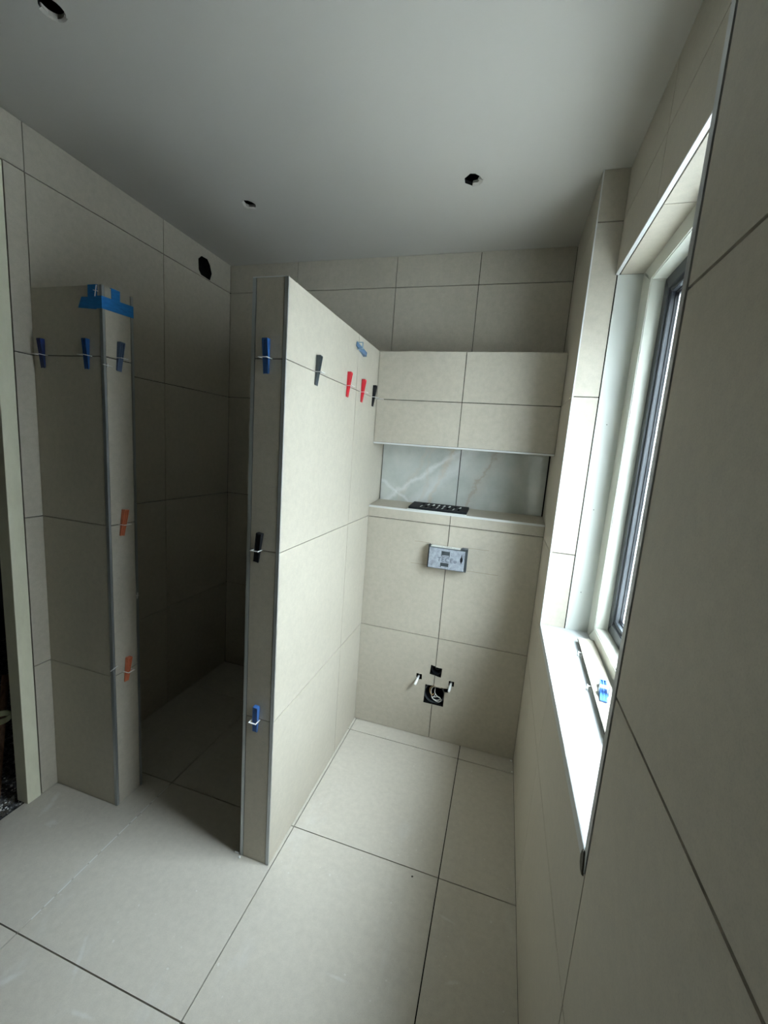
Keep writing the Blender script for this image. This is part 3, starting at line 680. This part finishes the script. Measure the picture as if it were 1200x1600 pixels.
box(bm, XS-.03, XS+1.2*T, 1.166, 1.2, ZP+.0005, ZP+.0013)
tag(obj('masking_tape', bm, 'tape'), 'upright piece of blue tape folded over the stub wall top at its narrow end', 'tape', 'blue tape at the stub wall top')

# tile spacers -----------------------------------------------------------------
def spacer(pos, normal, rot, label, l1=.018, l2=.018):
    bm = bmesh.new(); box(bm, -l1, l1, -.0012, .0012, -.0010, .0010); box(bm, -.0010, .0010, -.0012, .0012, -l2, l2)
    o = obj('tile_spacer', bm, 'clip'); o.matrix_world = Matrix.Translation(pos) @ (Matrix.Rotation(PI/2, 4, 'Z') if normal == '+X' else Matrix.Identity(4)) @ Matrix.Rotation(rot, 4, 'Y')
    tag(o, label, 'tile spacer', 'white tile spacers at the stub wall')
spacer((-1.3775, YN-.0055, 1.966), '-Y', R_(12), 'white tile spacer stuck on the blue tape at the stub wall corner', .010, .018)
spacer((XS+.0022, YN+.012, 1.729), '+X', R_(2), 'white tile spacer in the corner trim just below the top joint', .018, .006)
spacer((XS+.0022, YN+.003, .604), '+X', R_(-12), 'white tile spacer across the corner trim near the low orange wedge', .016, .003)
spacer((XS+.0022, YS1-.006, .862), '+X', R_(8), 'white tile spacer on the far edge trim of the stub wall, between the orange wedges', .006, .012)

# dust pressed into a floor joint
rnd = random.Random(21)
bm = bmesh.new(); y = 0.74
while y < 1.29:
    d = rnd.uniform(.02, .07)
    box(bm, -1.2470-rnd.uniform(.0012, .0020), -1.2470+rnd.uniform(.0012, .0020), y, y+d, -.004, .00025); y += d+rnd.uniform(.0, .02)
tag(obj('joint_dust', bm, 'smear', floor), kind='stuff')

# crumbs -------------------------------------------------------------------------
def crumb(pos, s, mt, label, seed, sc3=(1, 1, .6), cat='crumb', group=None):
    rnd = random.Random(seed); bm = bmesh.new(); bmesh.ops.create_icosphere(bm, subdivisions=2, radius=s)
    for v_ in bm.verts:
        v_.co = Vector((v_.co.x*sc3[0], v_.co.y*sc3[1], max(v_.co.z*sc3[2], -s*sc3[2]*.6)))*(1+rnd.uniform(-.2, .2))
    zz = min(v_.co.z for v_ in bm.verts)
    for v_ in bm.verts: v_.co.z -= zz
    o = obj('mortar_crumb', bm, mt); o.location = pos; tag(o, label, cat, group)
GC = 'mortar crumbs on the floor'
crumb((-.772, 1.122, .0002), .0045, 'chip', 'white mortar crumb at the foot of the partition front end', 1, group=GC)
crumb((-.790, 1.134, .0002), .0050, 'chip', 'elongated white crumb beside the shower side foot of the partition', 2, (2.2, .7, .6), group=GC)
crumb((.194, 2.006, .0002), .0055, 'chip', 'white mortar crumb in the floor corner under the toilet wall', 3, group=GC)
crumb((.197, 1.93, .0002), .004, 'chip', 'small pale crumb on the floor along the right wall', 5, group=GC)
crumb((-.1561, 1.2736, .0002), .0032, 'dark_chip', 'dark speck on the floor beside the tile joint crossing', 4, group=GC)

# doorway clutter ---------------------------------------------------------------
bm = bmesh.new(); tube(bm, [(-1.84, 1.00, -.012), (-1.99, 1.15, .42)], .013, 12)
tag(obj('wooden_stick', bm, 'wood', smooth=True), 'brown wooden stick leaning beyond the left doorway', 'stick')
bm = bmesh.new()
ringp(bm, 0, 0, -.012, .012, .035, .031, 30)
tr_ = obj('tape_roll', bm, 'yellow_tape'); tr_.location = (-1.885, 1.058, .30); tr_.rotation_euler = (PI/2, 0, R_(20))
tag(tr_, 'yellowish loop of tape hanging beyond the left door frame', 'tape')
rnd = random.Random(9); bm = bmesh.new()
for k in range(340):
    x = rnd.uniform(-1.95, -1.712); y = rnd.uniform(.78, 1.12); s = rnd.uniform(.002, .007)
    if abs(x+1.84) < .04 and abs(y-1.0) < .04: continue
    mt4 = Matrix.Translation((x, y, -.014+s*.4)) @ Matrix.Rotation(rnd.uniform(0, 6), 4, 'Z') @ Matrix.Rotation(rnd.uniform(-.5, .5), 4, 'X')
    r = bmesh.ops.create_cube(bm, size=1, matrix=mt4 @ Matrix.Diagonal((s*1.6, s, s*.8, 1)))
    mi = rnd.choice((0, 0, 1))
    for v_ in r['verts']:
        for f_ in v_.link_faces: f_.material_index = mi
tag(obj('building_rubble', bm, ['mortar', 'chip']), 'fine grey and white building rubble on the raw floor beyond the left doorway', 'rubble', kind='stuff')
